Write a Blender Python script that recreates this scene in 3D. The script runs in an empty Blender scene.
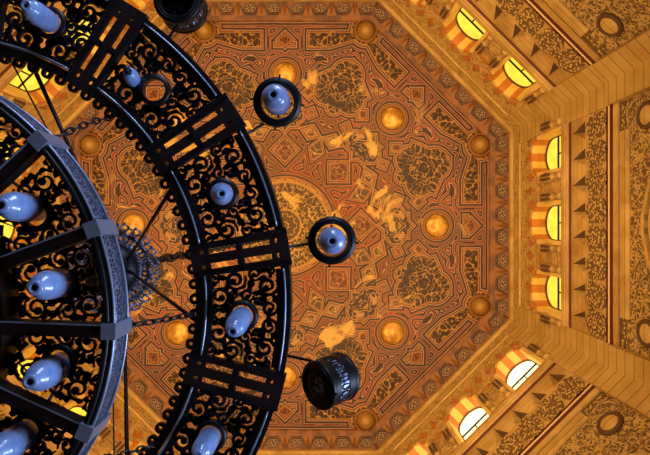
import bpy, math, random
from math import sin, cos, pi, radians as R, hypot, atan2, sqrt, tan
from mathutils import Vector, Matrix
from mathutils.geometry import tessellate_polygon

F = 469.0                       # focal length in pixels (650 px frame)
ZC = 24.0                       # wall head above the camera
CX, CY = -40/F*ZC, -0.10         # axis of the octagonal hall
AP = 226/F*ZC                   # apothem of the hall
HALF = AP*tan(pi/8)
FLOOR = -1.6
C = bpy.context.scene.collection
random.seed(7)

# ------------------------------------------------------------------ materials
class N:
    """math node wrapper"""
    nt = None
    def __init__(s, sock): s.s = sock
    @staticmethod
    def op(o, *a):
        n = N.nt.nodes.new('ShaderNodeMath'); n.operation = o
        for i, x in enumerate(a):
            if isinstance(x, N): N.nt.links.new(x.s, n.inputs[i])
            else: n.inputs[i].default_value = float(x)
        return N(n.outputs[0])
    def __add__(s, o): return N.op('ADD', s, o)
    def __radd__(s, o): return N.op('ADD', o, s)
    def __sub__(s, o): return N.op('SUBTRACT', s, o)
    def __rsub__(s, o): return N.op('SUBTRACT', o, s)
    def __mul__(s, o): return N.op('MULTIPLY', s, o)
    def __rmul__(s, o): return N.op('MULTIPLY', o, s)
    def __truediv__(s, o): return N.op('DIVIDE', s, o)
    def __lt__(s, o): return N.op('LESS_THAN', s, o)
    def __gt__(s, o): return N.op('GREATER_THAN', s, o)
def nmin(*a):
    r = a[0]
    for x in a[1:]: r = N.op('MINIMUM', r, x)
    return r
def nmax(*a):
    r = a[0]
    for x in a[1:]: r = N.op('MAXIMUM', r, x)
    return r
def nabs(a): return N.op('ABSOLUTE', a)
def nlen(a, b): return N.op('SQRT', a*a + b*b)
def nfract(a): return N.op('FRACT', a)
def smooth(a, lo, hi):
    n = N.nt.nodes.new('ShaderNodeMapRange'); n.interpolation_type = 'SMOOTHSTEP'
    N.nt.links.new(a.s, n.inputs[0]); n.inputs[1].default_value = lo; n.inputs[2].default_value = hi
    return N(n.outputs[0])
def colmix(f, a, b):
    n = N.nt.nodes.new('ShaderNodeMix'); n.data_type = 'RGBA'
    ins = [i for i in n.inputs if i.type == 'RGBA']
    if isinstance(f, N): N.nt.links.new(f.s, n.inputs[0])
    else: n.inputs[0].default_value = f
    for i, x in zip(ins, (a, b)):
        if isinstance(x, tuple): i.default_value = (*x, 1)
        else: N.nt.links.new(x, i)
    return [o for o in n.outputs if o.type == 'RGBA'][0]
def coords(kind='Object'):
    return N.nt.nodes.new('ShaderNodeTexCoord').outputs[kind]
def noise(scale, detail=3, dist=0.0, vec=None, out=0):
    n = N.nt.nodes.new('ShaderNodeTexNoise'); n.inputs['Scale'].default_value = scale
    n.inputs['Detail'].default_value = detail; n.inputs['Distortion'].default_value = dist
    N.nt.links.new(vec or coords(), n.inputs['Vector'])
    return N(n.outputs[out])
def voro(scale, feature='DISTANCE_TO_EDGE', vec=None, rnd=1.0):
    n = N.nt.nodes.new('ShaderNodeTexVoronoi'); n.feature = feature
    n.inputs['Scale'].default_value = scale; n.inputs['Randomness'].default_value = rnd
    N.nt.links.new(vec or coords(), n.inputs['Vector'])
    return N(n.outputs['Distance'])
def sep(vec=None):
    n = N.nt.nodes.new('ShaderNodeSeparateXYZ'); N.nt.links.new(vec or coords(), n.inputs[0])
    return [N(o) for o in n.outputs]
def mat(name, color=(.5, .5, .5), rough=.6, metal=0.0, build=None, spec=.5):
    m = bpy.data.materials.new(name); m.use_nodes = True
    nt = m.node_tree; N.nt = nt
    b = nt.nodes['Principled BSDF']
    b.inputs['Base Color'].default_value = (*color, 1)
    b.inputs['Roughness'].default_value = rough; b.inputs['Metallic'].default_value = metal
    b.inputs['Specular IOR Level'].default_value = spec
    if build: build(nt, b)
    return m
def bump(b, h, strength=.5, dist=.05):
    n = N.nt.nodes.new('ShaderNodeBump'); n.inputs['Strength'].default_value = strength
    n.inputs['Distance'].default_value = dist
    N.nt.links.new(h.s, n.inputs['Height']); N.nt.links.new(n.outputs[0], b.inputs['Normal'])
def setcol(b, c): N.nt.links.new(c, b.inputs['Base Color'])

STONE = (.50, .30, .085); STONE_D = (.34, .18, .045); STONE_L = (.62, .40, .14)
def stone_build(nt, b):
    n1 = noise(.9, 5); n2 = noise(9, 4)
    x, y, z = sep()
    # veins and courses of the dressed stone
    st = nt.nodes.new('ShaderNodeVectorMath'); st.operation = 'MULTIPLY'; st.inputs[1].default_value = (1.4, 1.4, 9)
    nt.links.new(coords(), st.inputs[0])
    n3 = noise(1.0, 4, 1.5, st.outputs[0])
    c = colmix(smooth(n1, .3, .7), STONE_D, STONE_L)
    c = colmix(smooth(n3, .42, .6)*.6, c, STONE)
    g = nfract(z/.31 + 40.0)
    c = colmix((g < .10)*.55, c, (.17, .08, .02))
    setcol(b, c); bump(b, n2*.4 + n3*.8, .35, .06)
M = {}
M['stone'] = mat('dressed_stone', STONE, .6, build=stone_build)
def ashlar_build(nt, b):
    x, y, z = sep()
    g = nfract(z/.43 + 40.0)
    line = nmax(g < .075, g > .985)
    n1 = noise(1.2, 4)
    cid = noise(1.0, 0, 0, None)
    blk = N.op('FLOOR', z/.43 + 40.0)
    v = nfract(N.op('SINE', blk*12.9)*43.7)
    c = colmix(smooth(n1, .3, .7), (.44, .26, .07), (.56, .35, .115))
    c = colmix(v*.4, c, (.40, .215, .05))
    setcol(b, colmix(line*.75, c, (.13, .062, .014))); bump(b, smooth(g, 0, .1)+noise(14)*.25, .6, .05)
M['ashlar'] = mat('ashlar_courses', STONE, .6, build=ashlar_build)
def carved(scale, dark, lite, strength=1.0, thr=(.05, .12)):
    def f(nt, b):
        d = nt.nodes.new('ShaderNodeVectorMath'); d.operation = 'ADD'
        nz = nt.nodes.new('ShaderNodeTexNoise'); nz.inputs['Scale'].default_value = scale*.45
        nt.links.new(coords(), nz.inputs['Vector'])
        sc = nt.nodes.new('ShaderNodeVectorMath'); sc.operation = 'SCALE'; sc.inputs['Scale'].default_value = 1.1/scale
        nt.links.new(nz.outputs['Color'], sc.inputs[0])
        nt.links.new(coords(), d.inputs[0]); nt.links.new(sc.outputs[0], d.inputs[1])
        v = noise(scale*.55, 2, .9); w_ = noise(scale*.8, 1, .6, d.outputs[0]); v2 = voro(scale*1.5, 'F1', vec=d.outputs[0])
        h = nmax(smooth(nabs(v-.5), .075, .035), smooth(nabs(w_-.5), .065, .03), smooth(v2, .3, .2))
        k = 1-h
        x_, y_, z_ = sep(); c_ = colmix(k*.85, lite, dark)
        if thr[0] > .1: c_ = colmix((nfract(z_/.27 + 40.0) < .14)*.5, c_, (.20, .095, .022))
        setcol(b, c_); bump(b, h, strength, .07)
    return f
M['carved'] = mat('carved_arabesque_stone', STONE, .6, build=carved(7.5, (.07, .034, .012), (.50, .31, .11)))
def pierced_build(nt, b):
    v = voro(9.0, 'F1'); h = smooth(v, .52, .36); w = smooth(voro(4.2), .05, .09)
    k = nmax(1-h*1.0, 1-w)
    setcol(b, colmix(smooth(v, .40, .50)*.9, (.56, .35, .12), (.10, .045, .014))); bump(b, h, .8, .05)
M['carved_fine'] = mat('pierced_lattice_stone', STONE, .6, build=pierced_build)
M['carved_soft'] = mat('carved_shallow_stone', STONE, .6, build=carved(3.2, (.40, .215, .055), (.56, .345, .105), .6, (.2, .3)))
M['recess'] = mat('brown_recess_and_shade', (.10, .045, .016), .7)  # brown of sunk grounds; also paints shade on pit facets and capitals
M['redstone'] = mat('red_orange_voussoir', (.52, .17, .03), .6, build=lambda nt, b: bump(b, noise(9), .3))
M['yellowstone'] = mat('yellow_voussoir', (.78, .50, .14), .6, build=lambda nt, b: bump(b, noise(9), .3))
M['maroon'] = mat('maroon_fillet', (.10, .02, .008), .5)
M['cream'] = mat('cream_fillet', (.80, .58, .34), .5)
M['gold'] = mat('gilded_boss', (.62, .30, .045), .42, .35, build=lambda nt, b: (setcol(b, colmix(smooth(noise(3, 4), .35, .65), (.40, .17, .02), (.72, .40, .07))), bump(b, noise(7), .2)))
M['bronze'] = mat('dark_gilded_boss', (.34, .17, .03), .5, .3)
def metal_build(nt, b): bump(b, noise(60, 2), .15, .004)
M['black'] = mat('black_wrought_metal', (.006, .005, .006), .45, .3, build=metal_build)
M['umber'] = mat('dark_oxblood_plate', (.014, .005, .005), .5, .2, build=metal_build)
M['steel'] = mat('blued_steel', (.28, .32, .42), .35, .5, build=metal_build)
def band_build(nt, b):
    v = voro(46.0); h = smooth(v, .06, .16)
    setcol(b, colmix(h, (.16, .20, .31), (.028, .035, .06))); bump(b, h, .8, .006)
M['band'] = mat('embossed_steel_band', (.05, .06, .1), .42, .4, build=band_build)
def fr_build(nt, b):
    v = noise(14.0, 2, 2.0); h = smooth(v, .45, .55)
    setcol(b, colmix(h, (.06, .075, .12), (.32, .38, .55))); bump(b, h, .6, .01)
M['lantern_band'] = mat('pierced_lantern_band', (.1, .12, .2), .4, .4, build=lambda nt, b: setcol(b, colmix(smooth(noise(40, 2, 1), .45, .55), (.02, .025, .04), (.45, .55, .80))))
M['fringe'] = mat('pale_blue_metal_lace', (.1, .12, .2), .4, .4, build=fr_build)
def glass_build(nt, b):
    x, y, z = sep()
    n1 = noise(18, 3)
    setcol(b, colmix(smooth(n1, .3, .7), (.19, .31, .62), (.30, .43, .76)))
    b.inputs['Transmission Weight'].default_value = .15
    b.inputs['Coat Weight'].default_value = .5; b.inputs['Coat Roughness'].default_value = .15
    bump(b, N.op('SINE', z*260.0), .12, .004)
M['glass'] = mat('frosted_blue_glass', (.2, .3, .6), .32, 0, build=glass_build)
M['floor'] = mat('floor_marble', (.10, .08, .06), .4, build=lambda nt, b: setcol(b, colmix(smooth(noise(.8, 6, 1), .4, .6), (.06, .045, .035), (.14, .11, .08))))
def pane(name, col, st):
    def f(nt, b):
        e = nt.nodes.new('ShaderNodeEmission'); e.inputs['Strength'].default_value = st
        nt.links.new(colmix(smooth(noise(2.2, 3), .35, .65), tuple(c*.82 for c in col), col), e.inputs['Color'])
        nt.links.new(e.outputs[0], nt.nodes['Material Output'].inputs['Surface'])
    return mat(name, col, .3, build=f)
M['pane_yellow'] = pane('sunlit_yellow_glass', (1.0, .68, .055), 1.2)
M['pane_white'] = pane('bright_pale_glass', (1.0, .86, .36), 2.6)

# painted ceiling: strapwork that runs in parallel lines round its medallions
PX = 24.5/F                                   # one photo pixel at the ceiling
def ceiling_build(nt, b):
    wob = nt.nodes.new('ShaderNodeVectorMath'); wob.operation = 'SCALE'; wob.inputs['Scale'].default_value = 1/PX
    nt.links.new(coords(), wob.inputs[0])
    X, Y, _ = sep(wob.outputs[0])
    r = nlen(X, Y); th = N.op('ARCTAN2', Y, X)
    q = pi/4
    a = nabs(th - N.op('ROUND', th/q)*q)       # 0 .. 22.5 degrees, mirrored
    u = r*N.op('COSINE', a); v = r*N.op('SINE', a)
    c8, s8 = cos(pi/8), sin(pi/8)
    p = u*c8 + v*s8; t = v*c8 - u*s8           # frame of the diagonal axis (t <= 0)
    t = nabs(t)
    def circ(x, y, cx, cy, rad): return nlen(x-cx, y-cy) - rad
    def octo(x, y, cx, cy, rad):
        ax = nabs(x-cx); ay = nabs(y-cy)
        return nmax(ax, ay, (ax+ay)*.7071) - rad
    def dia(x, y, cx, cy, rad, k=1.0):
        return (nabs(x-cx) + nabs(y-cy)*k)*.7071 - rad
    def box(x, y, cx, cy, hx, hy): return nmax(nabs(x-cx)-hx, nabs(y-cy)-hy)
    centre = r - 49.0
    boss = circ(u, v, 152, 0, 15.0)
    star = nmin(box(u, v, 111, 0, 14, 14), dia(u, v, 111, 0, 14), circ(u, v, 111, 11, 10))
    med = nmin(circ(p, t, 140, 13, 15.5), circ(p, t, 162, 0, 17.5), dia(p, t, 150, 0, 22), circ(p, t, 128, 0, 9))
    trap = nmax(box(u, v, 186, 47, 9.5, 25), (v*.30 - u + 163.0))
    knot = nmin(dia(u, v, 186, 0, 7), box(u, v, 181, 7.5, 3, 4))
    flame = nmin(dia(p, t, 82, 0, 10, 1.6), dia(p, t, 96, 12, 6, .7))
    flow = nmin(octo(u, v, 76, 0, 10), dia(u, v, 76, 0, 11))
    small = nmin(dia(p, t, 114, 19, 5), dia(u, v, 133, 24, 6))
    corner = circ(p, t, 211, 0, 17)
    edge = 203.0 - u
    fig = nmin(centre, boss, star, med, trap, knot, flame, flow, small, corner)
    d = nmin(fig, edge)
    wv = (noise(.55, 2) - .5)*1.2
    zig = nabs(nfract((u+v)/23)-.5) + nabs(nfract((u-v)/23)-.5)
    mask = smooth(d, 1.5, 6.0)
    dd = d + wv + zig*8.0*mask
    g = nfract(dd/3.1)
    line = smooth(nabs(g-.5), .29, .40)        # 1 on the thin light strap
    # straps weave: broken where diagonals cross
    band = nfract(dd/6.2) > .5
    reg = noise(.35, 2)
    dark = colmix(smooth(reg, .35, .6), (.022, .004, .002), (.055, .009, .003))
    rust = colmix(smooth(reg, .4, .62), (.17, .014, .003), (.38, .046, .004))
    ground = colmix(band, dark, rust)
    ln = colmix(smooth(r, 95.0, 195.0), (.60, .27, .07), (.56, .36, .27))
    out = colmix(line*.85, ground, ln)
    hgt = line
    # inside the figures: scrolling leaves in gold on brown
    dv = nt.nodes.new('ShaderNodeVectorMath'); dv.operation = 'ADD'
    cmb = nt.nodes.new('ShaderNodeCombineXYZ'); nt.links.new(u.s, cmb.inputs[0]); nt.links.new(v.s, cmb.inputs[1])
    nz = nt.nodes.new('ShaderNodeTexNoise'); nz.inputs['Scale'].default_value = .11; nt.links.new(cmb.outputs[0], nz.inputs['Vector'])
    sc = nt.nodes.new('ShaderNodeVectorMath'); sc.operation = 'SCALE'; sc.inputs['Scale'].default_value = 9.0
    nt.links.new(nz.outputs['Color'], sc.inputs[0]); nt.links.new(cmb.outputs[0], dv.inputs[0]); nt.links.new(sc.outputs[0], dv.inputs[1])
    vn = noise(.060, 0, 2.2, cmb.outputs[0]); vn2 = noise(.085, 0, 1.0, cmb.outputs[0])
    leaf = nmax(smooth(nabs(vn-.5), .040, .022), smooth(nabs(vn2-.5), .026, .013))
    ve2 = voro(.15, 'F1', vec=cmb.outputs[0]); dot = smooth(ve2, .24, .17)
    fill = colmix(nmax(leaf, dot*.75), (.038, .012, .005), (.52, .25, .06))
    gfill = colmix(nmax(leaf, dot*.8), (.13, .055, .010), (.60, .34, .07))
    inside = fig < -1.0
    gold = nmax(centre < -1.0, (flame < -1.0))
    fill = colmix(gold*.9, fill, gfill)
    out = colmix(inside, out, fill)
    rim = nmax(nabs(fig+2.2) < .7, nabs(fig+.4) < .0)
    out = colmix(rim, out, (.46, .20, .05))
    # orange grounds of the small figures
    org = nmax(nmin(flow, small, knot) < -2.2, 0.0)
    out = colmix(org*.35, out, (.34, .065, .010))
    # rays of the central disc
    ray = nmax(nabs(r-44.0) < 1.2, nabs(r-16.0) < 1.0)
    out = colmix(ray, out, (.62, .28, .05))
    # worn gilding
    worn = smooth(noise(.55, 5, .8), .60, .66)*(1-smooth(r, 160.0, 190.0))
    out = colmix(.33, out, (.03, .006, .002))
    out = colmix(worn*.7, out, (.74, .44, .09))
    setcol(b, out)
    bump(b, nmax(hgt, leaf*inside), .5, .06)
M['painted'] = mat('painted_strapwork', (.3, .1, .03), .5, build=ceiling_build)
def frieze_build(nt, b):
    n1 = noise(1.4, 4)
    setcol(b, colmix(smooth(n1, .35, .65), (.11, .030, .005), (.25, .080, .010))); bump(b, noise(6), .3)
M['frieze'] = mat('rust_brown_frieze', (.2, .06, .015), .5, build=frieze_build)
M['ros_dark'] = mat('dark_rosette_ground', (.040, .009, .004), .5)
M['ros_lite'] = mat('pale_rosette_petal', (.42, .22, .08), .5)
M['frieze_tri'] = mat('orange_frieze_facet', (.24, .085, .014), .5)

# ------------------------------------------------------------------ mesh helpers
class MB:
    def __init__(s): s.v = []; s.f = []; s.m = []; s.sm = []; s.slots = []
    def slot(s, m):
        if m not in s.slots: s.slots.append(m)
        return s.slots.index(m)
    def add(s, vs, fs, m, smooth=False):
        o = len(s.v); k = s.slot(m); s.v += [tuple(p) for p in vs]
        for f in fs: s.f.append(tuple(i+o for i in f)); s.m.append(k); s.sm.append(smooth)
    def box(s, x0, x1, y0, y1, z0, z1, m, T=None):
        vs = [(x, y, z) for x in (x0, x1) for y in (y0, y1) for z in (z0, z1)]
        if T: vs = [T(*p) for p in vs]
        s.add(vs, [(0, 1, 3, 2), (4, 6, 7, 5), (0, 4, 5, 1), (2, 3, 7, 6), (0, 2, 6, 4), (1, 5, 7, 3)], m)
    def plate(s, outer, holes, d0, d1, m, T, side=None):
        """polygon with holes, extruded from d0 to d1; T(a, b, d) gives the point"""
        side = side or m
        loops = [outer]+list(holes)
        flat = [p for l in loops for p in l]
        tr = tessellate_polygon([[Vector((a, b, 0)) for a, b in l] for l in loops])
        s.add([T(a, b, d0) for a, b in flat], [tuple(t) for t in tr], m)
        s.add([T(a, b, d1) for a, b in flat], [tuple(reversed(t)) for t in tr], m)
        for l in loops:
            n = len(l)
            s.add([T(a, b, d0) for a, b in l]+[T(a, b, d1) for a, b in l],
                  [(i, (i+1) % n, n+(i+1) % n, n+i) for i in range(n)], side)
    def tube(s, pts, r, m, n=8, closed=False, smooth=True):
        P = [Vector(p) for p in pts]; k = len(P); vs = []
        up0 = None
        for i, p in enumerate(P):
            if closed: t = P[(i+1) % k]-P[i-1]
            else: t = P[min(i+1, k-1)]-P[max(i-1, 0)]
            t.normalize()
            if up0 is None:
                up0 = Vector((0, 0, 1)) if abs(t.z) < .9 else Vector((1, 0, 0))
            a = up0 - t*up0.dot(t)
            if a.length < 1e-5: a = t.orthogonal()
            a.normalize(); up0 = a; b2 = t.cross(a)
            rr = r[i] if isinstance(r, (list, tuple)) else r
            for j in range(n):
                an = 2*pi*j/n; vs.append(p + a*(rr*cos(an)) + b2*(rr*sin(an)))
        fs = []
        for i in range(k if closed else k-1):
            for j in range(n):
                A = i*n+j; B = i*n+(j+1) % n; D = ((i+1) % k)*n
                fs.append((A, B, D+(j+1) % n, D+j))
        if not closed: fs += [tuple(range(n-1, -1, -1)), tuple(range((k-1)*n, k*n))]
        s.add(vs, fs, m, smooth)
    def lathe(s, prof, m, n=24, o=(0, 0, 0), T=None, smooth=True, a0=0, a1=2*pi):
        full = abs(a1-a0-2*pi) < 1e-6; cnt = n if full else n+1
        vs = []
        for r, z in prof:
            for j in range(cnt):
                an = a0+(a1-a0)*j/n
                p = (o[0]+r*cos(an), o[1]+r*sin(an), o[2]+z)
                vs.append(T(*p) if T else p)
        fs = []
        for i in range(len(prof)-1):
            for j in range(n):
                A = i*cnt+j; B = i*cnt+(j+1) % cnt
                fs.append((A, B, B+cnt, A+cnt))
        s.add(vs, fs, m, smooth)
    def ribbon(s, pts, w, z0, z1, m, T=None):
        """flat bar following 2-D points with a width per point"""
        n = len(pts); L = []; Rr = []
        for i, (x, y) in enumerate(pts):
            a = pts[max(i-1, 0)]; b = pts[min(i+1, n-1)]
            tx, ty = b[0]-a[0], b[1]-a[1]; l = hypot(tx, ty) or 1
            ww = (w[i] if isinstance(w, (list, tuple)) else w)/2
            L.append((x-ty/l*ww, y+tx/l*ww)); Rr.append((x+ty/l*ww, y-tx/l*ww))
        T = T or (lambda a, b, c: (a, b, c))
        vs = []
        for (a, b), (c, d) in zip(L, Rr): vs += [T(a, b, z0), T(c, d, z0), T(c, d, z1), T(a, b, z1)]
        fs = []
        for i in range(n-1):
            A = 4*i; B = A+4
            for j in range(4): fs.append((A+j, B+j, B+(j+1) % 4, A+(j+1) % 4))
        fs += [(0, 1, 2, 3), (4*n-1, 4*n-2, 4*n-3, 4*n-4)]
        s.add(vs, fs, m)
    def build(s, name, parent=None, kind=None, label=None, loc=None, rotz=None):
        me = bpy.data.meshes.new(name); me.from_pydata(s.v, [], s.f)
        for m in s.slots: me.materials.append(M[m])
        me.polygons.foreach_set('material_index', s.m)
        me.polygons.foreach_set('use_smooth', s.sm); me.update()
        o = bpy.data.objects.new(name, me); C.objects.link(o)
        if parent: o.parent = parent
        if kind: o['kind'] = kind
        if label: o['label'] = label
        if loc: o.location = loc
        if rotz is not None: o.rotation_euler.z = rotz
        return o
def copy_tree(o, parent=None, name=None):
    c = o.copy(); C.objects.link(c)
    if parent is not None: c.parent = parent
    if name: c.name = name
    for ch in list(o.children): copy_tree(ch, c)
    return c
def circle(cx, cy, r, n=20, a0=0): return [(cx+r*cos(a0+2*pi*i/n), cy+r*sin(a0+2*pi*i/n)) for i in range(n)]

# ------------------------------------------------------------------ the setting
# frame of one wall (local): x outward from the hall's axis, y along the wall, z up
WT = lambda s, z, d: (AP+d, s, z)
PIL = .82                                      # half width of the corner piers
PW = HALF-PIL                                  # half width of the panel between piers
WIN0 = (-3.0, 0, 3.0); WR = .78; WSPR = 20.72; WSILL = 18.76
def window_loop(c, n=14, r=WR, grow=0, sill=WSILL):
    return [(c-r, sill)]+[(c-r*cos(pi*i/n), WSPR+r*sin(pi*i/n)) for i in range(n+1)]+[(c+r, sill)]
ARC_R, ARC_C = 3.75, 9.95                     # the blind arch below
def arch_pts(r, n=28, c=ARC_C):
    # slightly pointed: two arcs
    e = .45; pts = []
    top = sqrt((r+e)**2-e**2)
    a_top = math.acos(e/(r+e))
    for i in range(n+1):
        a = a_top*i/n; pts.append((-(-e+(r+e)*cos(a)), c+(r+e)*sin(a)))
    return pts + [(-x, z) for x, z in reversed(pts[:-1])]
BANDZ = (18.12, 15.70)
UN = 8; PITCH = 2*PW/UN

def wall_mesh(off=0):
    WIN = [c+off for c in WIN0]
    b = MB()
    # upper wall with window openings and blind lozenges between them
    holes = [window_loop(c) for c in WIN]
    loz = []
    for c in (off-1.5, off+1.5):
        loz.append([(c-.50, 20.75), (c-.3, 20.95), (c, 21.05), (c+.3, 20.95), (c+.50, 20.75), (c+.3, 20.62), (c, 20.55), (c-.3, 20.62)])
        loz.append([(c-.25, 21.75), (c, 21.35), (c+.25, 21.75), (c, 22.3)])
    for c in WIN:
        for sg in (-1, 1):
            loz.append([(c+sg*.95, 21.35), (c+sg*.55, 21.9), (c+sg*.75, 22.25), (c+sg*1.1, 21.8)])
        loz.append([(c-.3, 22.1), (c, 21.75), (c+.3, 22.1), (c, 22.5)])
    outer = [(-HALF, 18.12), (HALF, 18.12), (HALF, ZC), (-HALF, ZC)]
    b.plate(outer, holes+loz, 0, .14, 'carved_soft', WT)
    b.plate(outer, [[(x, z) for x, z in h] for h in holes], .14, .75, 'redstone', WT)
    # plain wall behind the bands, down to the floor
    b.box(AP+.9, AP+1.2, -HALF-.4, HALF+.4, FLOOR-.01, 18.2, 'stone')
    return b
def band_mesh():
    # carved band with triangular squinches, square sockets
    b = MB(); holes = []
    for i in range(UN):
        c = -PW+PITCH*(i+.5)
        T3 = [(c-.32, 17.15), (c+.32, 17.15), (c, 18.0)]
        holes.append(T3)
        Q = (AP+.55, c, 17.0)
        vs = [WT(*T3[0], 0), WT(*T3[1], 0), WT(*T3[2], 0), Q]
        b.add(vs, [(1, 2, 3), (0, 1, 3)], 'stone'); b.add(vs, [(0, 3, 2)], 'recess')  # brown facet paints in the shaded side of the pit
    for i in range(UN+1):
        c = -PW+PITCH*i
        if i in (0, UN): continue
        h = [(c-.13, 16.62), (c+.13, 16.62), (c+.13, 16.98), (c-.13, 16.98)]
        holes.append(h)
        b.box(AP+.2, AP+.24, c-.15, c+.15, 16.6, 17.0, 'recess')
        b.box(AP-.03, AP+.2, c-.035, c+.035, 16.72, 16.88, 'stone')
    b.plate([(-PW, BANDZ[1]), (PW, BANDZ[1]), (PW, BANDZ[0]), (-PW, BANDZ[0])], holes, 0, .55, 'stone', WT)
    return b
def roundel_mesh():
    b = MB()
    T = lambda x, y, z: (AP-z, x, 16.38+y)
    lob = []
    for i in range(36):
        a = 2*pi*i/36; r = .43*(1+.09*abs(sin(3*a)))
        lob.append((r*cos(a), 1.45*r*sin(a)))
    b.plate(lob, [], 0, .05, 'carved_fine', T)
    return b
def arch_mesh():
    b = MB()
    ex = arch_pts(ARC_R)
    outer = [(-PW, 15.1), (PW, 15.1), (PW, 5.0), (ARC_R, 5.0)] + [(-x, z) for x, z in ex] + [(-ARC_R, 5.0), (-PW, 5.0)]
    outer = [(-PW, 5.0), (-ARC_R, 5.0)] + ex + [(ARC_R, 5.0), (PW, 5.0), (PW, 15.1), (-PW, 15.1)]
    PWc = PW
    # the arch is wider than the panel: clip at the panel edge
    outer = [(max(-PWc, min(PWc, x)), z) for x, z in outer]
    seen = []; 
    for p in outer:
        if not seen or hypot(p[0]-seen[-1][0], p[1]-seen[-1][1]) > 1e-4: seen.append(p)
    ex2 = [(x, z) for x, z in arch_pts(ARC_R) if abs(x) < PWc-.02]
    poly = ex2 + [(PWc, ex2[-1][1]-.3), (PWc, 15.1), (-PWc, 15.1), (-PWc, ex2[0][1]-.3)]
    b.plate(poly, [], .10, .6, 'carved', WT)
    return b
def archivolt_mesh():
    b = MB()
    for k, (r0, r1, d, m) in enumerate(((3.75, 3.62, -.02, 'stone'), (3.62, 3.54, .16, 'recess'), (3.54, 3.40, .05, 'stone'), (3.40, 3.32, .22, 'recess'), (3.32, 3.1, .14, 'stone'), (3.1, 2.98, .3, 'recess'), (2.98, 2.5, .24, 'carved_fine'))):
        A = arch_pts(r0); B = arch_pts(r1)
        A = [(A[0][0], FLOOR)]+A+[(A[-1][0], FLOOR)]; B = [(B[0][0], FLOOR)]+B+[(B[-1][0], FLOOR)]; n = len(A)
        vs = []
        for (x, z), (x2, z2) in zip(A, B):
            x = max(-PW, min(PW, x)); x2 = max(-PW, min(PW, x2))
            vs += [WT(x, z, d), WT(x2, z2, d), WT(x2, z2, .8), WT(x, z, .8)]
        fs = []
        for i in range(n-1):
            q = 4*i
            for j in range(4): fs.append((q+j, q+4+j, q+4+(j+1) % 4, q+(j+1) % 4))
        b.add(vs, fs, m)
    return b
def profile_bar(b, prof, s0, s1, m):
    """moulding with a (d, z) profile swept along the wall"""
    n = len(prof)
    vs = [(AP+d, s0, z) for d, z in prof]+[(AP+d, s1, z) for d, z in prof]
    fs = [(i, (i+1) % n, n+(i+1) % n, n+i) for i in range(n)]+[tuple(range(n-1, -1, -1)), tuple(range(n, 2*n))]
    b.add(vs, fs, m)
SIDES = ['east', 'southeast', 'south', 'southwest', 'west', 'northwest', 'north', 'northeast']

first = {}
def instance(key, builder, name, i, parent, label=None):
    """same part on each wall: first built, then copied with obj.copy()"""
    if key not in first:
        o = builder().build(name, parent); first[key] = o
    else:
        o = first[key].copy(); C.objects.link(o); o.parent = parent; o.name = name
    if label: o['label'] = label
    return o

def window_frame_mesh(c):
    b = MB(); D = AP+.63
    T = lambda s, z, d: (D+d, c+s, z)
    w = .035
    # arched outer frame
    o = [(-WR-.03, WSILL-.0)]+[(-(WR+.03)*cos(pi*i/14), WSPR+(WR+.03)*sin(pi*i/14)) for i in range(15)]+[(WR+.03, WSILL-.0)]
    r2 = WR-.05
    h = [(-r2, WSILL+.05)]+[(-r2*cos(pi*i/14), WSPR+r2*sin(pi*i/14)) for i in range(15)]+[(r2, WSILL+.05)]
    b.plate(o, [h], -.06, .02, 'maroon', T)
    b.box(D-.05, D+.0, c-WR, c+WR, 20.30, 20.38, 'black')
    b.box(D-.05, D+.0, c-.03, c+.03, WSILL, 20.34, 'black')
    return b
def window_pane_mesh(c, m):
    b = MB()
    b.plate(window_loop(c, r=WR+.02), [], .64, .66, m, WT)
    return b
def voussoirs(c):
    """striped lining of the arch reveal, scalloped at the face"""
    b = MB(); n = 7; 
    cols = ['yellowstone', 'redstone', 'yellowstone', 'redstone', 'yellowstone', 'redstone', 'yellowstone']
    bounds = [0, 18, 48, 76, 104, 132, 162, 180]
    for k in range(n):
        a0, a1 = R(bounds[k]), R(bounds[k+1]); st = 5
        out = []; inn = []
        for j in range(st+1):
            a = a0+(a1-a0)*j/st
            bulge = .07*sin(pi*j/st)
            out.append((c-(WR+.10+bulge)*cos(a), WSPR+(WR+.10+bulge)*sin(a)))
            inn.append((c-(WR-.015)*cos(a), WSPR+(WR-.015)*sin(a)))
        b.plate(out+inn[::-1], [], -.05, .60, cols[k], WT)
    for sg in (-1, 1):
        x0, x1 = sorted((c+sg*(WR-.015), c+sg*(WR+.14)))
        b.box(AP-.04, AP+.60, x0, x1, WSILL+.02, WSPR, 'yellowstone')
    return b
def colonnette(c):
    b = MB()
    b.lathe([(.0, 18.78), (.15, 18.78), (.15, 18.9), (.10, 18.95), (.10, 19.4), (.13, 19.46), (.22, 19.95), (.22, 20.16), (0, 20.16)], 'stone', 10, (AP-.04, c, 0))
    for s_ in (-.09, .09):
        b.box(AP-.28, AP-.16, c+s_-.055, c+s_+.055, 19.5, 20.12, 'recess')  # brown blocks paint shade onto the capital
    return b
def cornice_mesh():
    b = MB()
    # sill course, dark joint, double fillet under the band, plain fillets
    profile_bar(b, [(.02, 18.74), (-.10, 18.72), (-.16, 18.60), (-.16, 18.36), (-.08, 18.26), (.05, 18.24)], -PW, PW, 'stone')
    profile_bar(b, [(.05, 18.26), (-.03, 18.25), (-.04, 18.12), (.05, 18.10)], -PW, PW, 'maroon')
    return b
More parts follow.
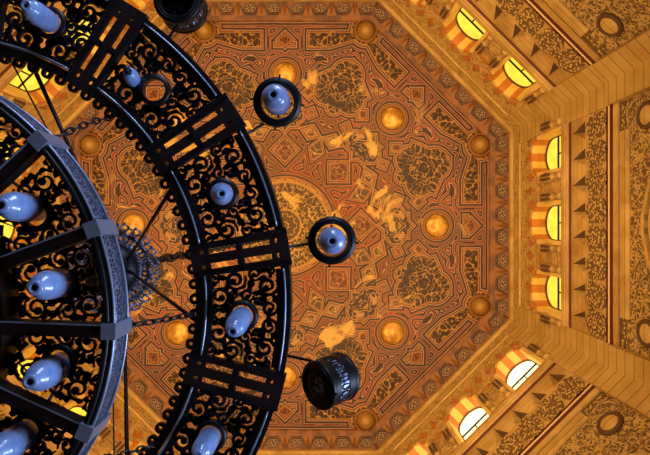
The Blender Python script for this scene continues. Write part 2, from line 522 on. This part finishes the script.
def fillets_mesh():
    b = MB()
    profile_bar(b, [(.4, 15.80), (-.05, 15.80), (-.05, 15.68), (.4, 15.68)], -PW, PW, 'maroon')
    profile_bar(b, [(.4, 15.68), (-.055, 15.68), (-.055, 15.60), (.4, 15.60)], -PW, PW, 'cream')
    profile_bar(b, [(.4, 15.60), (-.05, 15.60), (-.05, 15.50), (.4, 15.50)], -PW, PW, 'maroon')
    profile_bar(b, [(.5, 15.50), (.0, 15.50), (.04, 15.28), (.5, 15.28)], -PW, PW, 'stone')
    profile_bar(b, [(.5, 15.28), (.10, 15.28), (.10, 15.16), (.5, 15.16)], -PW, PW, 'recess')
    profile_bar(b, [(.5, 15.16), (-.01, 15.14), (.0, 14.86), (.06, 14.76), (.5, 14.76)], -3.0, 3.0, 'stone')
    profile_bar(b, [(.5, 15.16), (.07, 15.16), (.07, 14.98), (.5, 14.98)], -PW, PW, 'carved_fine')
    return b
def topmould_mesh():
    b = MB()
    profile_bar(b, [(.0, 24.0), (-.10, 24.0), (-.10, 23.86), (-.02, 23.72), (.0, 23.72)], -HALF+.0, HALF-.0, 'stone')
    profile_bar(b, [(.0, 22.98), (-.05, 22.96), (-.05, 22.86), (.0, 22.84)], -PW, PW, 'stone')
    return b
def boss_mesh(s):
    b = MB()
    T = lambda x, y, z: (AP+.10-z, s+x, 13.95+y)
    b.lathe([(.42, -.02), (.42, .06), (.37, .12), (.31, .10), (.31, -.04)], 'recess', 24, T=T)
    b.lathe([(.31, -.04), (.31, .06), (.24, .10), (.0, .12)], 'stone', 24, T=T)
    return b
def pier_mesh():
    # folded ashlar pier standing in the angle between two walls
    b = MB()
    def section(t, z0, z1, w):
        ca = R(22.5)
        Rr = (AP)/cos(ca)
        # corner point and the two sides, pushed inward by t
        def pt(side, s, dd):
            a = 0 if side < 0 else R(45)
            n = (cos(a), sin(a)); tt = (-sin(a), cos(a))
            ss = (HALF-s) if side < 0 else -(HALF-s)
            return (n[0]*(AP+dd)+tt[0]*ss, n[1]*(AP+dd)+tt[1]*ss)
        sh = t*tan(ca)
        P = [pt(-1, w, .9), pt(-1, w, -t), pt(-1, sh, -t), pt(1, w, -t), pt(1, w, .9)]
        n = len(P)
        vs = [(x, y, z0) for x, y in P]+[(x, y, z1) for x, y in P]
        b.add(vs, [(i, (i+1) % n, n+(i+1) % n, n+i) for i in range(n)]+[tuple(range(n-1, -1, -1)), tuple(range(n, 2*n))], 'ashlar')
    section(.05, 15.62, 22.8, PIL)
    section(.16, FLOOR, 15.62, PIL)
    return b

WINK = {'east': 'pane_yellow', 'northeast': 'pane_yellow', 'northwest': 'pane_yellow', 'southeast': 'pane_white', 'southwest': 'pane_yellow', 'south': 'pane_yellow', 'west': 'pane_yellow', 'north': 'pane_yellow'}
OFF = {'east': -.10, 'northeast': -.26, 'southeast': .08}
wn = 0
for i, side in enumerate(SIDES):
    rz = i*pi/4
    off = OFF.get(side, 0); WIN = [c+off for c in WIN0]
    w = instance(('wall', off), lambda: wall_mesh(off), 'wall_'+side, i, None)
    w.name = 'wall_'+side; w.location = (CX, CY, 0); w.rotation_euler.z = rz; w['kind'] = 'structure'
    instance('band', band_mesh, 'muqarnas_band', i, w)
    for k in range(UN):
        def rb(k=k):
            b = roundel_mesh(); c = -PW+PITCH*(k+.5)
            b.v = [(x, y+c, z) for x, y, z in b.v]; return b
        instance(('ro', k), rb, 'carved_roundel', i, w)
    instance('arch', arch_mesh, 'carved_spandrel', i, w)
    instance('archiv', archivolt_mesh, 'archivolt', i, w)
    for s in (-3.25, 3.25): instance(('boss', s), lambda s=s: boss_mesh(s), 'spandrel_boss', i, w)
    for c in WIN:
        for sg in (-1, 1): instance(('col', c, sg), lambda c=c, sg=sg: colonnette(c+sg*1.08), 'colonnette', i, w)
    tr = instance('corn', cornice_mesh, 'trim_%d' % (i*3+1), i, None); tr.location = w.location; tr.rotation_euler.z = rz; tr['kind'] = 'structure'
    tr = instance('fil', fillets_mesh, 'trim_%d' % (i*3+2), i, None); tr.location = w.location; tr.rotation_euler.z = rz; tr['kind'] = 'structure'
    tr = instance('top', topmould_mesh, 'trim_%d' % (i*3+3), i, None); tr.location = w.location; tr.rotation_euler.z = rz; tr['kind'] = 'structure'
    for c in WIN:
        wn += 1
        key = ('win', c)
        wi = instance(key, lambda: window_frame_mesh(c), 'window_%d' % wn, i, None)
        wi.name = 'window_%d' % wn
        wi.location = w.location; wi.rotation_euler.z = rz; wi['kind'] = 'structure'
        instance(('pane', c, WINK[side]), lambda: window_pane_mesh(c, WINK[side]), 'glass_pane', i, wi)
        instance(('vou', c), lambda: voussoirs(c), 'striped_arch', i, wi, 'arch lining striped in orange and yellow stone')
    pr = instance('pier', pier_mesh, 'trim_%d' % (25+i), i, None); pr.location = w.location; pr.rotation_euler.z = rz; pr['kind'] = 'structure'

# ceiling: painted octagon, sloping frieze, bosses
ZP = 24.5
def octa(ap): return [(ap/cos(pi/8)*cos(pi/8+k*pi/4), ap/cos(pi/8)*sin(pi/8+k*pi/4)) for k in range(8)]
cb = MB()
FLD = 203.5*PX
oc = octa(FLD+.6)
cb.add([(x, y, 0) for x, y in oc]+[(x, y, .3) for x, y in oc], [tuple(range(7, -1, -1)), tuple(range(8, 16))]+[(i, (i+1) % 8, 8+(i+1) % 8, 8+i) for i in range(8)], 'painted')
ceiling = cb.build('ceiling', kind='structure', loc=(-40*PX, CY, ZP))
# frieze as one sloped ring with a stepped lip
fb = MB()
prof = [(FLD, ZP-.04), (FLD+.04, ZP-.10), (AP-.10, ZC+.06), (AP+.05, ZC+.0), (AP+.7, ZC), (AP+.7, ZP+.2), (FLD, ZP+.2)]
vs = []
for ap, z in prof:
    k = (ap-FLD)/(AP-FLD); k = min(max(k, 0), 1)
    ox = -40*PX+(CX+40*PX)*k
    vs += [(x+ox, y+CY, z) for x, y in octa(ap)]
fs = []; np_ = len(prof)
for j in range(np_):
    for i in range(8):
        a = j*8+i; b_ = j*8+(i+1) % 8; j2 = (j+1) % np_
        fs.append((a, b_, j2*8+(i+1) % 8, j2*8+i))
fb.add(vs, fs, 'frieze')
frieze = fb.build('trim_33', kind='structure')
# rosettes and facets of the frieze
slope_len = AP-FLD
def frieze_T(i, s, f, h=0):
    """s along the side, f 0..1 from field to wall, h below the slope"""
    ap = FLD+.04+(AP-.10-FLD-.04)*f
    z = ZP-.10+(ZC+.06-ZP+.10)*f
    a = i*pi/4
    ox = -40*PX+(CX+40*PX)*f
    return (ox+cos(a)*ap-sin(a)*s, CY+sin(a)*ap+cos(a)*s, z-h)
RN = 8
for i in range(8):
    for k in range(RN):
        s0 = (k-(RN-1)/2)*1.20
        rb = MB()
        T = lambda a, b, c, i=i, s0=s0: frieze_T(i, s0+a, .64+b/1.05, c)
        hexa = [(-.36, 0), (-.2, -.26), (.2, -.26), (.36, 0), (.2, .26), (-.2, .26)]
        rb.plate(hexa, [], .0, .07, 'ros_dark', T)
        for j in range(6):
            a = j*pi/3
            rb.ribbon([(.07*cos(a), .055*sin(a)), (.15*cos(a+.4), .12*sin(a+.4)), (.22*cos(a), .17*sin(a))], [.02, .06, .02], .07, .085, 'ros_lite', T)
        n = 14
        rb.ribbon([(.31*cos(q*pi/3), .235*sin(q*pi/3)) for q in range(7)], .022, .07, .085, 'ros_lite', T)
        # outline and the folded triangle to the field side
        rb.ribbon([(-.55, .33), (-.44, 0), (-.26, -.34), (.26, -.34), (.44, 0), (.55, .33)], .035, .0, .05, 'ros_dark', T)
        for sg in (-1, 1):
            p0 = T(sg*.55, .30, .0); p1 = T(sg*.33, -.05, .12); p2 = T(sg*.60, -.36, .0); p3 = T(sg*.44, .33, 0)
            rb.add([T(sg*.60, .30, 0), T(sg*.47, .05, .13), T(sg*.60, -.42, 0), T(sg*.34, -.36, 0)], [(0, 1, 2), (1, 3, 2), (0, 1, 3)], 'frieze_tri')
        rb.build('rosette', frieze)
# gilded bosses
def ceil_boss(px, py, r, m, parent, h=.22):
    b = MB(); x = (px)*PX; y = (py)*PX
    b.lathe([(r*1.35, .01), (r*1.35, -.05), (r*1.22, -.09), (r*1.1, -.04)], 'frieze_tri', 28, (x, y, 0))
    b.lathe([(r*1.05, .0)]+[(r*cos(a), -h*sin(a)) for a in [q*pi/12 for q in range(1, 7)]], m, 28, (x, y, 0))
    return b.build('boss', parent, label='domed gilt boss')
for k in range(8):
    a = k*pi/4
    ceil_boss(152*cos(a), 152*sin(a), .56, 'gold', ceiling)
    a += pi/8
    ceil_boss(211*cos(a), 211*sin(a), .46, 'bronze', ceiling, .5)
# floor
b = MB(); oc = octa(AP+1.2)
b.add([(x+CX, y+CY, FLOOR) for x, y in oc]+[(x+CX, y+CY, FLOOR-.3) for x, y in oc], [tuple(range(8)), tuple(range(15, 7, -1))]+[(i, 8+i, 8+(i+1) % 8, (i+1) % 8) for i in range(8)], 'floor')
b.build('floor', kind='structure')

# ------------------------------------------------------------------ the chandelier
ZO = 2.5                                        # underside of the wide ring
HX, HY = -385*ZO/F, 75*ZO/F                     # its axis
RO, RI = 351/F*ZO, 256/F*ZO
chand = bpy.data.objects.new('chandelier', None); C.objects.link(chand)
chand.location = (HX, HY, 4.5)
chand['label'] = 'huge black pierced metal ring chandelier with blue frosted glass lamps, hanging below the painted ceiling'
chand['category'] = 'chandelier'
Z0 = -4.5                                       # local z of camera height
def ringmesh(b, r0, r1, z0, z1, m, n=120):
    b.lathe([(r0, z0), (r1, z0), (r1, z1), (r0, z1), (r0, z0)], m, n, smooth=False)
z = ZO+Z0
tier = MB()
ringmesh(tier, RI, RI+.045, z, z+.10, 'black'); ringmesh(tier, RO-.045, RO, z, z+.13, 'black')
outer_ring = tier.build('outer_ring', chand, label='wide outer ring of black pierced metal')
NP = 15; A0 = R(-57.2); DA = 2*pi/NP
def polarT(ang, zz=0):
    return lambda x, y, c: (x*cos(ang)-y*sin(ang), x*sin(ang)+y*cos(ang), c+zz)
def spiral(cx, cy, r, a0, turns, sg, n=22, end=.28):
    P = []
    for i in range(n+1):
        t = i/n; rr = r*(1-(1-end)*t); a = a0+sg*2*pi*turns*t
        P.append((cx+rr*cos(a), cy+rr*sin(a)))
    return P
def leafpts(x, y, a, L, bend=.35, n=6):
    return [(x+L*t*cos(a+bend*t), y+L*t*sin(a+bend*t)) for t in [i/n for i in range(n+1)]]
def filigree(inside, keepout, seed, rr, wscale, z0, z1, mirror=True, m='black'):
    """scrollwork filling a region: inside(x,y)->distance to its edge; keepout circles"""
    rnd = random.Random(seed); b = MB(); circles = []
    xs, ys, half = rr
    for rad in (.058, .048, .040, .033, .026, .020, .015):
        for _ in range(900):
            x = rnd.uniform(*xs); y = rnd.uniform(0, half)
            if inside(x, y) < rad*.88: continue
            if y < rad*.93: continue
            if any(hypot(x-a, y-c) < rad+r2-.007 for a, c, r2 in circles): continue
            if any(hypot(x-a, y-c) < rad+r2-.007 for a, c, r2 in keepout): continue
            circles.append((x, y, rad))
    for (x, y, rad) in circles:
        a0 = rnd.uniform(0, 2*pi); sg = rnd.choice((-1, 1)); turns = rnd.uniform(1.15, 1.5)
        for my in ((1, -1) if mirror else (1,)):
            w = wscale*(.62+rad*8)
            P = spiral(x, y, rad, a0, turns, sg, 20 if rad > .04 else 12)
            W = [w*(.55+.6*sin(pi*min(1, i/len(P)*1.1))) for i in range(len(P))]
            W[-1] = w*1.0
            P2 = [(p[0], p[1]*my) for p in P]
            b.ribbon(P2, W, z0, z1, m)
            e = P2[-1]; q = rad*.26+.004
            b.plate(circle(e[0], e[1], q, 8), [], z0, z1, m, lambda a, c, d: (a, c, d))
            # a leaf springing from the scroll
            if rad > .028:
                for kk in range(3):
                    la = a0+sg*(.8+1.9*kk)
                    px_, py_ = x+rad*.9*cos(la), y+rad*.9*sin(la)
                    lp = leafpts(px_, py_, la+sg*.9, rad*.62, sg*1.4)
                    b.ribbon([(p[0], p[1]*my) for p in lp], [.006, .016, .022, .022, .017, .01, .003], z0, z1, m)
    # short links closing the gaps
    for i, (x, y, r1) in enumerate(circles):
        near = sorted(circles, key=lambda c: hypot(c[0]-x, c[1]-y)-c[2])[1:3]
        for (x2, y2, r2) in near:
            d = hypot(x2-x, y2-y)
            if d-r1-r2 > .03 or d < 1e-6: continue
            ux, uy = (x2-x)/d, (y2-y)/d
            A = (x+ux*(r1-.012), y+uy*(r1-.012)); B = (x2-ux*(r2-.012), y2-uy*(r2-.012))
            for my in ((1, -1) if mirror else (1,)):
                b.ribbon([(A[0], A[1]*my), (B[0], B[1]*my)], .02, z0, z1, m)
    for a, c, r2 in keepout:
        pass
    return b
# outer panel between two plates
LR = 301.5/F*ZO
pa = DA/2
pwid = .098                                     # half width of a slotted plate
def ins_outer(x, y):
    r = hypot(x, y); a = atan2(y, x)
    return min(r-RI-.055, RO-.065-r, r*sin(pa-abs(a))-pwid+.018)
lampx = LR
def panel_builder(ins, lampx, ks, xs, half, z0, z1, seed, ringr, wsc=.017, scallop=None):
    b = filigree(ins, [(lampx, 0, ringr)], seed, (xs, None, half), wsc, z0, z1)
    b.lathe([(ringr-.022, z0-.01), (ringr+.004, z0-.01), (ringr+.004, z1+.01), (ringr-.022, z1+.01), (ringr-.022, z0-.01)], 'black', 24, (lampx, 0, 0))
    return b
z = ZO+Z0+.03
def outer_panel():
    b = panel_builder(ins_outer, lampx, None, (RI+.03, RO-.03), .42, z, z+.014, 11, .083)
    # bright edge rails inside the rims
    for rr_ in (RI+.055, RO-.03):
        P = [(rr_*cos(a), rr_*sin(a), z-.036) for a in [(-pa+.062)+(2*pa-.124)*i/14 for i in range(15)]]
        b.tube(P, .006, 'steel', 6)
        q_ = .012 if rr_ < LR else -.03
        b.ribbon([(p[0]*(1+q_/rr_), p[1]*(1+q_/rr_)) for p in P], .032, z-.015, z+.02, 'black')
    # lace hanging along the inner rim
    for i in range(7):
        a = -pa+2*pa*(i+.5)/7; rr_ = RI-.014
        b.plate([(rr_*cos(a)+.030*cos(q), rr_*sin(a)+.030*sin(q)) for q in [2*pi*t/12 for t in range(12)]],
                [[(rr_*cos(a)-.002*cos(a)+.012*cos(q), rr_*sin(a)+.012*sin(q)) for q in [2*pi*t/8 for t in range(8)]]], z-.01, z+.01, 'black', lambda a_, b_, d: (a_, b_, d))
    return b
def slotted_plate():
    b = MB()
    x0, x1 = RI-.008, RO+.014; w0, w1 = .080, .095
    xm = (x0+x1)/2
    o = [(x0, -w0), (x1, -w1), (x1, w1), (x0, w0)]
    holes = []
    for sy in (-1, 1):
        yc = sy*.040
        for (a, c) in ((x0+.10, xm-.018), (xm+.018, x1-.10)):
            h = .0145
            holes.append([(a, yc-h), (c, yc-h), (c, yc+h), (a, yc+h)])
        holes.append(circle(x0+.062, yc, .012, 8)); holes.append(circle(x1-.062, yc, .012, 8))
    b.plate(o, holes, z-.032, z-.018, 'umber', lambda a, c, d: (a, c, d))
    for sy in (-1, 1):
        b.ribbon([(x0, sy*(w0)), (x1, sy*(w1))], .012, z-.042, z+.0, 'black')
    for sy in (-1, 1):
        b.plate(circle(xm, sy*.040, .020, 10), [], z-.044, z-.02, 'black', lambda a, c, d: (a, c, d))
    return b
GL = [(.018, .05), (.030, .045), (.045, .03), (.056, .0), (.0575, -.06), (.0575, -.13), (.056, -.165), (.050, -.20), (.040, -.222), (.031, -.232), (.028, -.245), (.027, -.262), (.014, -.264), (.012, -.245)]
def lamp(name, parent, x, y, zz, sc=1.0, tilt=None, holder=True, lift=0):
    b = MB()
    b.lathe([(r*sc, h*sc) for r, h in GL], 'glass', 28)
    g = b.build(name, parent, label='frosted blue glass lamp'); g.location = (x, y, zz)
    if tilt: g.rotation_euler = tilt
    s = MB()
    s.lathe([(.0, -.245*sc), (.012*sc, -.245*sc), (.012*sc, -.25*sc)], 'black', 10)
    s.tube([(0, 0, -.247*sc), (0, 0, .06*sc)], .004*sc, 'black', 6)
    s.lathe([(.0, .10*sc), (.022*sc, .10*sc), (.03*sc, .04*sc), (.0, .035*sc)], 'black', 12)
    h = s.build('lamp_socket', g)
    return g
proto = {}
def part(key, builder, name, parent, ang=None, label=None):
    if key not in proto: o = builder().build(name, parent); proto[key] = o
    else: o = proto[key].copy(); C.objects.link(o); o.parent = parent
    if ang is not None: o.rotation_euler.z = ang
    if label: o['label'] = label
    return o
lamp_proto = {}
def lamp_copy(key, parent, x, y, zz, sc=1.0, tilt=None):
    if key not in lamp_proto: g = lamp('glass_lamp', parent, x, y, zz, sc); lamp_proto[key] = g
    else:
        g = copy_tree(lamp_proto[key], parent); g.location = (x, y, zz); g.scale = (1, 1, 1); g['label'] = 'frosted blue glass lamp'
    g.rotation_euler = tilt or (0, 0, 0)
    return g
for k in range(NP):
    a = A0+k*DA
    part('plate', slotted_plate, 'slotted_plate', outer_ring, a)
    part('panel', outer_panel, 'filigree_panel', outer_ring, a+DA/2)
    am = a+DA/2
    if k == 0:   # the small lamp that has turned over beside its hole
        p = ((127-325)/F*2.43-HX, (72-227.5)/F*2.43-HY)
        g = lamp_copy('o', outer_ring, p[0], p[1], 2.47+Z0, 1.0, (R(172), R(-6), 0)); g.scale = (.68, .68, .75)
        g['label'] = 'small upturned blue glass lamp'
    else:
        tl = {1: (R(4), R(-12), 0), 2: (R(10), R(3), 0), 3: (R(2), R(2), 0)}.get(k, (R(2), R(-2), 0))
        g = lamp_copy('o', outer_ring, LR*cos(am), LR*sin(am), ZO+Z0+.02, 1.0, tl); g.scale = (1, 1, .8)

# lanterns on arms outside the ring
ZL = 3.0; LRAD = 2.12
def lantern_cup():
    b = MB()
    Rr = .150
    b.lathe([(.106, -.005), (Rr, -.005), (Rr+.006, .01), (Rr, .02)], 'black', 36)
    b.lathe([(Rr, .02), (Rr, .05)], 'black', 36); b.lathe([(Rr-.006, .05), (Rr-.006, .11)], 'lantern_band', 36); b.lathe([(Rr, .11), (Rr, .15)], 'black', 36)
    for q in range(20):
        a = 2*pi*q/20; b.tube([((Rr-.002)*cos(a+.1*cos(t)), (Rr-.002)*sin(a+.1*cos(t)), .08+.03*sin(t)) for t in [2*pi*j/8 for j in range(8)]], .004, 'black', 5, True)
    b.lathe([(Rr, .15), (Rr+.008, .16), (Rr, .175), (.108, .18), (.106, .17), (.106, -.005)], 'black', 36)
    for r_ in (.117, .132): b.tube([(r_*cos(t), r_*sin(t), -.006) for t in [2*pi*i/36 for i in range(36)]], .003, 'black', 6, True)
    for q in range(4):
        a = q*pi/2+.1
        b.tube([(Rr*cos(a), Rr*sin(a), .01), ((Rr+.018)*cos(a), (Rr+.018)*sin(a), 0), ((Rr+.02)*cos(a), (Rr+.02)*sin(a), -.012)], [.006, .008, .004], 'black', 6)
    # cross bars carrying the socket
    for q in range(2):
        a = q*pi/2
        b.box(-.10, .10, -.006, .006, .16, .17, 'black', T=lambda x, y, zz, a=a: (x*cos(a)-y*sin(a), x*sin(a)+y*cos(a), zz))
    return b
def arm_mesh(ext=0):
    b = MB()
    zb = ZL+Z0
    b.tube([(RO-.06, 0, ZO+Z0+.1), (RO-.06, 0, zb-.02), (RO-.03, 0, zb+.03), (RO+.02, 0, zb+.045), (LRAD-.146+ext, 0, zb+.045)], .0095, 'black', 8)
    return b
LA = {0: -56.2, 1: -34.5, 2: -8.6, 3: 13.4}
for k in range(NP):
    aa = R(LA[k]) if k in LA else A0+k*DA
    ar = part('arm3' if k in (0, 3) else 'arm', (lambda: arm_mesh(.09)) if k in (0, 3) else arm_mesh, 'lantern_arm', chand, aa)
    if k == 1: ar.rotation_euler.z = R(-33.0)
    if k == 0: ar.rotation_euler.z = R(-57.5)
    if 'cup' not in proto:
        cup = lantern_cup().build('lantern', chand); proto['cup'] = cup
    else:
        cup = proto['cup'].copy(); C.objects.link(cup); cup.parent = chand
    x, y = LRAD*cos(aa), LRAD*sin(aa)
    cup.location = (x, y, ZL+Z0)
    if k in (0, 3):      # lanterns that lost their glass
        if k == 3:
            cup.rotation_euler = (R(4), R(47), 0); cup.scale = (1, 1, 1.3)
            cup.location = ((318-325)/F*3-HX, (383-227.5)/F*3-HY, ZL+Z0-.05)
            cup['label'] = 'crooked black lantern without its glass'
        else:
            cup.location = ((177-325)/F*3-HX, (-1-227.5)/F*3-HY, ZL+Z0)
            cup['label'] = 'black lantern with a dark closed bottom'
        fb_ = filigree(lambda x, y: .115-hypot(x, y), [], 5, ((-.1, .1), None, .1), .012, .05, .056)
        if k == 0: fb_.lathe([(0, .10), (.13, .10)], 'black', 24)
        else:
            fb_ = filigree(lambda x, y: .085-hypot(x, y), [], 5, ((-.07, .07), None, .07), .007, .0, .006, m='fringe')
            fb_.lathe([(.066, -.004), (.108, -.004), (.108, .008), (.066, .008), (.066, -.004)], 'black', 30)
        fb_.build('filigree_disc', cup)
    else:
        cup['label'] = 'black cylindrical lantern round a glass lamp'
        g = lamp_copy('l', cup, 0, 0, .03, 1.5)
        g.scale = (1, 1, .5)
        if k == 1: cup.rotation_euler = (R(13), R(-4), 0); g.rotation_euler = (R(-12), R(6), 0)

# lower tier
ZT, ZB = 2.149, 2.0
RT = 251.4/F*ZT; RTI = .66
t = MB()
zb, zt = ZB+Z0, ZT+Z0
ringmesh(t, RT-.045, RT-.012, zb, zt, 'black')
ringmesh(t, RTI-.04, RTI, zb+.03, zt, 'black', 90)
t.tube([((RT-.03)*cos(a), (RT-.03)*sin(a), zb+.005) for a in [2*pi*i/110 for i in range(110)]], .012, 'black', 8, True)
lower = t.build('lower_ring', chand, label='lower ring with blue-grey embossed outer band')
t = MB()
t.lathe([(RT-.012, zb+.012), (RT-.004, zb+.012), (RT-.004, zt-.01), (RT-.012, zt-.01)], 'band', 140)
t.build('embossed_band', lower, label='blue-grey embossed metal band')
t = MB()
for zz in (zb+.008, zt-.006):
    t.tube([((RT-.002)*cos(a), (RT-.002)*sin(a), zz) for a in [2*pi*i/140 for i in range(140)]], .0065, 'steel', 6, True)
t.build('edge_rails', lower)
NT = 16; DT = 2*pi/NT; T0 = R(-42.8)
def spoke():
    b = MB()
    b.box(.0+.05, RT-.02, -.026, .026, zb+.0, zb+.03, 'umber')
    for s in (-1, 1): b.box(.12, RT-.02, s*.026-.004, s*.026+.004, zb-.004, zb+.05, 'black')
    b.box(.6, RT-.02, -.028, -.022, zb-.006, zb-.001, 'steel')
    return b
def clamp():
    b = MB()
    b.box(RT-.05, RT+.012, -.034, .034, zb-.012, zt+.012, 'steel')
    return b
def ins_t(x, y):
    r = hypot(x, y); a = atan2(y, x)
    return min(r-RTI+.01, RT-.042-r, r*sin(DT/2-abs(a))-.012)
zf = zt-.03
def tier_panel():
    b = panel_builder(ins_t, .875, None, (RTI, RT-.03), .25, zf, zf+.01, 23, .074, .0115)
    return b
def ins_in(x, y):
    r = hypot(x, y); a = atan2(y, x)
    return min(r-.2, RTI-.04-r, r*sin(DT/2-abs(a))-.012)
def inner_panel():
    b = filigree(ins_in, [], 31, ((.25, RTI-.04), None, .15), .011, zf, zf+.01)
    return b
for k in range(NT):
    a = T0+k*DT
    part('spoke', spoke, 'spoke', lower, a)
    part('clamp', clamp, 'clamp', lower, a, 'blue-grey steel clamp')
    am = a+DT/2
    part('tpanel', tier_panel, 'filigree_panel', lower, am)
    part('ipanel', inner_panel, 'inner_filigree_panel', lower, am)
    al = am+R({0: -2.5, 1: -1, 2: 2, 3: 2}.get(k, 0))
    g = lamp_copy('t', lower, .875*cos(al), .875*sin(al), zt-.0, 1.13); g.scale = (1, 1, .78)
for k in range(8):
    am = T0+(2*k+.5)*DT
    lamp_copy('t2', lower, .47*cos(am), .47*sin(am), zt+.05, 1.2)
# hub on the axis of the lower tier
t = MB()
t.lathe([(0, zb-.25), (.04, zb-.24), (.09, zb-.14), (.05, zb-.06), (.14, zb), (.20, zb+.04), (.20, zt), (.08, zt+.06), (.03, zt+.2), (.03, -.1)], 'black', 24)
t.build('hub', chand)

# crown, rods, chains
t = MB()
t.lathe([(0, -.08), (.10, -.10), (.20, -.06), (.255, 0), (.255, .06), (.1, .10), (.05, .3), (.05, .5)], 'black', 30)
crown = t.build('crown', chand)
t = MB()
n = 44
for i in range(n):
    a = 2*pi*i/n
    rr_ = .40+.025*(i % 2)
    T = lambda x, y, zz, a=a, rr_=rr_: ((rr_+zz)*cos(a)-x*sin(a), (rr_+zz)*sin(a)+x*cos(a), .10+y)
    lp = circle(0, 0, .036, 10)
    P = [(rr_*cos(a)+.034*cos(q), rr_*sin(a)+.034*sin(q), .02+.04*sin(q*2)) for q in [2*pi*j/12 for j in range(12)]]
    t.tube(P, .011, 'fringe', 5, True)
    t.tube([(.25*cos(a), .25*sin(a), .02), (.32*cos(a+.08), .32*sin(a+.08), .05), (.375*cos(a), .375*sin(a), .02)], .011, 'fringe', 5)
    P = [(.31*cos(a)+.028*cos(q), .31*sin(a)+.028*sin(q), .03) for q in [2*pi*j/10 for j in range(10)]]
    t.tube(P, .009, 'fringe', 5, True)
for rr_ in (.275, .355): t.tube([(rr_*cos(a), rr_*sin(a), .03) for a in [2*pi*i/60 for i in range(60)]], .012, 'fringe', 6, True)
t.build('crown_lace', crown, label='pale blue-grey lacework rim')
def rod(name, p0, p1, r, m='steel'):
    b = MB(); b.tube([p0, p1], r, m, 8); return b.build(name, chand)
zr = ZO+Z0+.10
for ang in (-73, -28.5, 6.5, 47, 88, 128, 168, 208, 248):
    a = R(ang); rr_ = RI+.04
    b = MB()
    b.tube([(.18*cos(a), .18*sin(a), .0), (rr_*cos(a), rr_*sin(a), zr)], .0125, 'black', 8)
    b.tube([(.18*cos(a), .18*sin(a), .0), (.22*cos(a), .22*sin(a), -.06)], .022, 'black', 8)
    b.build('suspension_rod', chand)
for ang in (-78, 50.5, 150, 220):
    a = R(ang); rr_ = RI+.03
    b = MB(); b.tube([(.1*cos(a+.6), .1*sin(a+.6), -.02), (rr_*cos(a), rr_*sin(a), zr)], .005, 'black', 6)
    b.build('wire', chand)
def chain(name, pts, link=.075, r=.0075, m='black', w=.018, parent=chand):
    """oval links alternately turned, strung along a polyline"""
    b = MB(); P = [Vector(p) for p in pts]
    L = [0]
    for i in range(1, len(P)): L.append(L[-1]+(P[i]-P[i-1]).length)
    step = link*.78; k = 0; d = link/2
    while d < L[-1]-link*.3:
        i = max(j for j in range(len(L)-1) if L[j] <= d)
        t_ = (P[i+1]-P[i]).normalized(); c = P[i]+t_*(d-L[i])
        u = t_.cross(Vector((0, 0, 1)))
        if u.length < .1: u = t_.cross(Vector((1, 0, 0)))
        u.normalize(); v = t_.cross(u)
        s = (u+v).normalized() if k % 2 else (u-v).normalized()
        b.tube([c+t_*(link/2*cos(q))+s*(w*sin(q)) for q in [2*pi*j/12 for j in range(12)]], r, m, 6, True)
        d += step; k += 1
    return b.build(name, parent)
def at(px, py, z_):            # a point of the chandelier's frame
    return Vector(((px-325)/F*z_-HX, (py-227.5)/F*z_-HY, z_-4.5))
def sag(p, q, h, n=12):
    p = Vector(p); q = Vector(q)
    return [p.lerp(q, i/n)-Vector((0, 0, 4*h*(i/n)*(1-i/n))) for i in range(n+1)]
chain('chain', sag(at(112, 117, 2.58), at(40, 150, 2.2), .06), .06, .0055, 'black', .014)
chain('chain', sag(at(207, 311, 2.58), at(112, 327, 2.2), .06), .06, .0055, 'black', .014)
chain('chain', sag(at(165, 440, 2.58), at(80, 460, 2.2), .06), .06, .0055, 'black', .014)
# the long chain to the ceiling
chain('suspension_chain', [(0, 0, .45), (0, 0, ZP-4.52)], .34, .022, 'black', .055)

# ------------------------------------------------------------------ light
def light(name, kind, loc, energy, color, target, size=1.0, spot=None, blend=.6):
    l = bpy.data.lights.new(name, kind); l.energy = energy; l.color = color
    if kind == 'AREA': l.size = size; l.spread = R(75)
    else: l.shadow_soft_size = size
    if spot: l.spot_size = R(spot); l.spot_blend = blend
    o = bpy.data.objects.new(name, l); C.objects.link(o); o.location = loc
    d = Vector(target)-Vector(loc); o.rotation_euler = d.to_track_quat('-Z', 'Y').to_euler()
    return o
for i in range(8):
    a = i*pi/4
    rr_ = AP-1.6
    e = 2900
    light('floodlight', 'SPOT', (CX+rr_*cos(a), CY+rr_*sin(a), 7.6), e, (1.0, .65, .27), (CX-5.0*cos(a), CY-5.0*sin(a), 24), .25, 120, .7)
# added cool fill standing in for daylight, low in the hall; no doorways built
light('cool_fill', 'AREA', (8.0, 3.5, .4), 150, (.50, .66, 1.0), (HX, HY, 2.8), 2.6)
light('cool_fill', 'AREA', (1.0, -8.5, .4), 90, (.50, .66, 1.0), (HX, HY, 2.8), 2.6)
w = bpy.data.worlds.new('World'); bpy.context.scene.world = w; w.use_nodes = True
w.node_tree.nodes['Background'].inputs[0].default_value = (.9, .7, .4, 1); w.node_tree.nodes['Background'].inputs[1].default_value = .3

# ------------------------------------------------------------------ camera
cam = bpy.data.cameras.new('camera'); cam.sensor_width = 36; cam.lens = 36*F/650
co = bpy.data.objects.new('camera', cam); C.objects.link(co)
co.location = (0, 0, 0); co.rotation_euler = (pi, 0, 0)
cam.clip_start = .05; cam.clip_end = 100
sc = bpy.context.scene; sc.camera = co
sc.view_settings.view_transform = 'Standard'; sc.view_settings.look = 'None'
sc.view_settings.exposure = 0.27; sc.view_settings.gamma = 1; sc.view_settings.use_curve_mapping = False
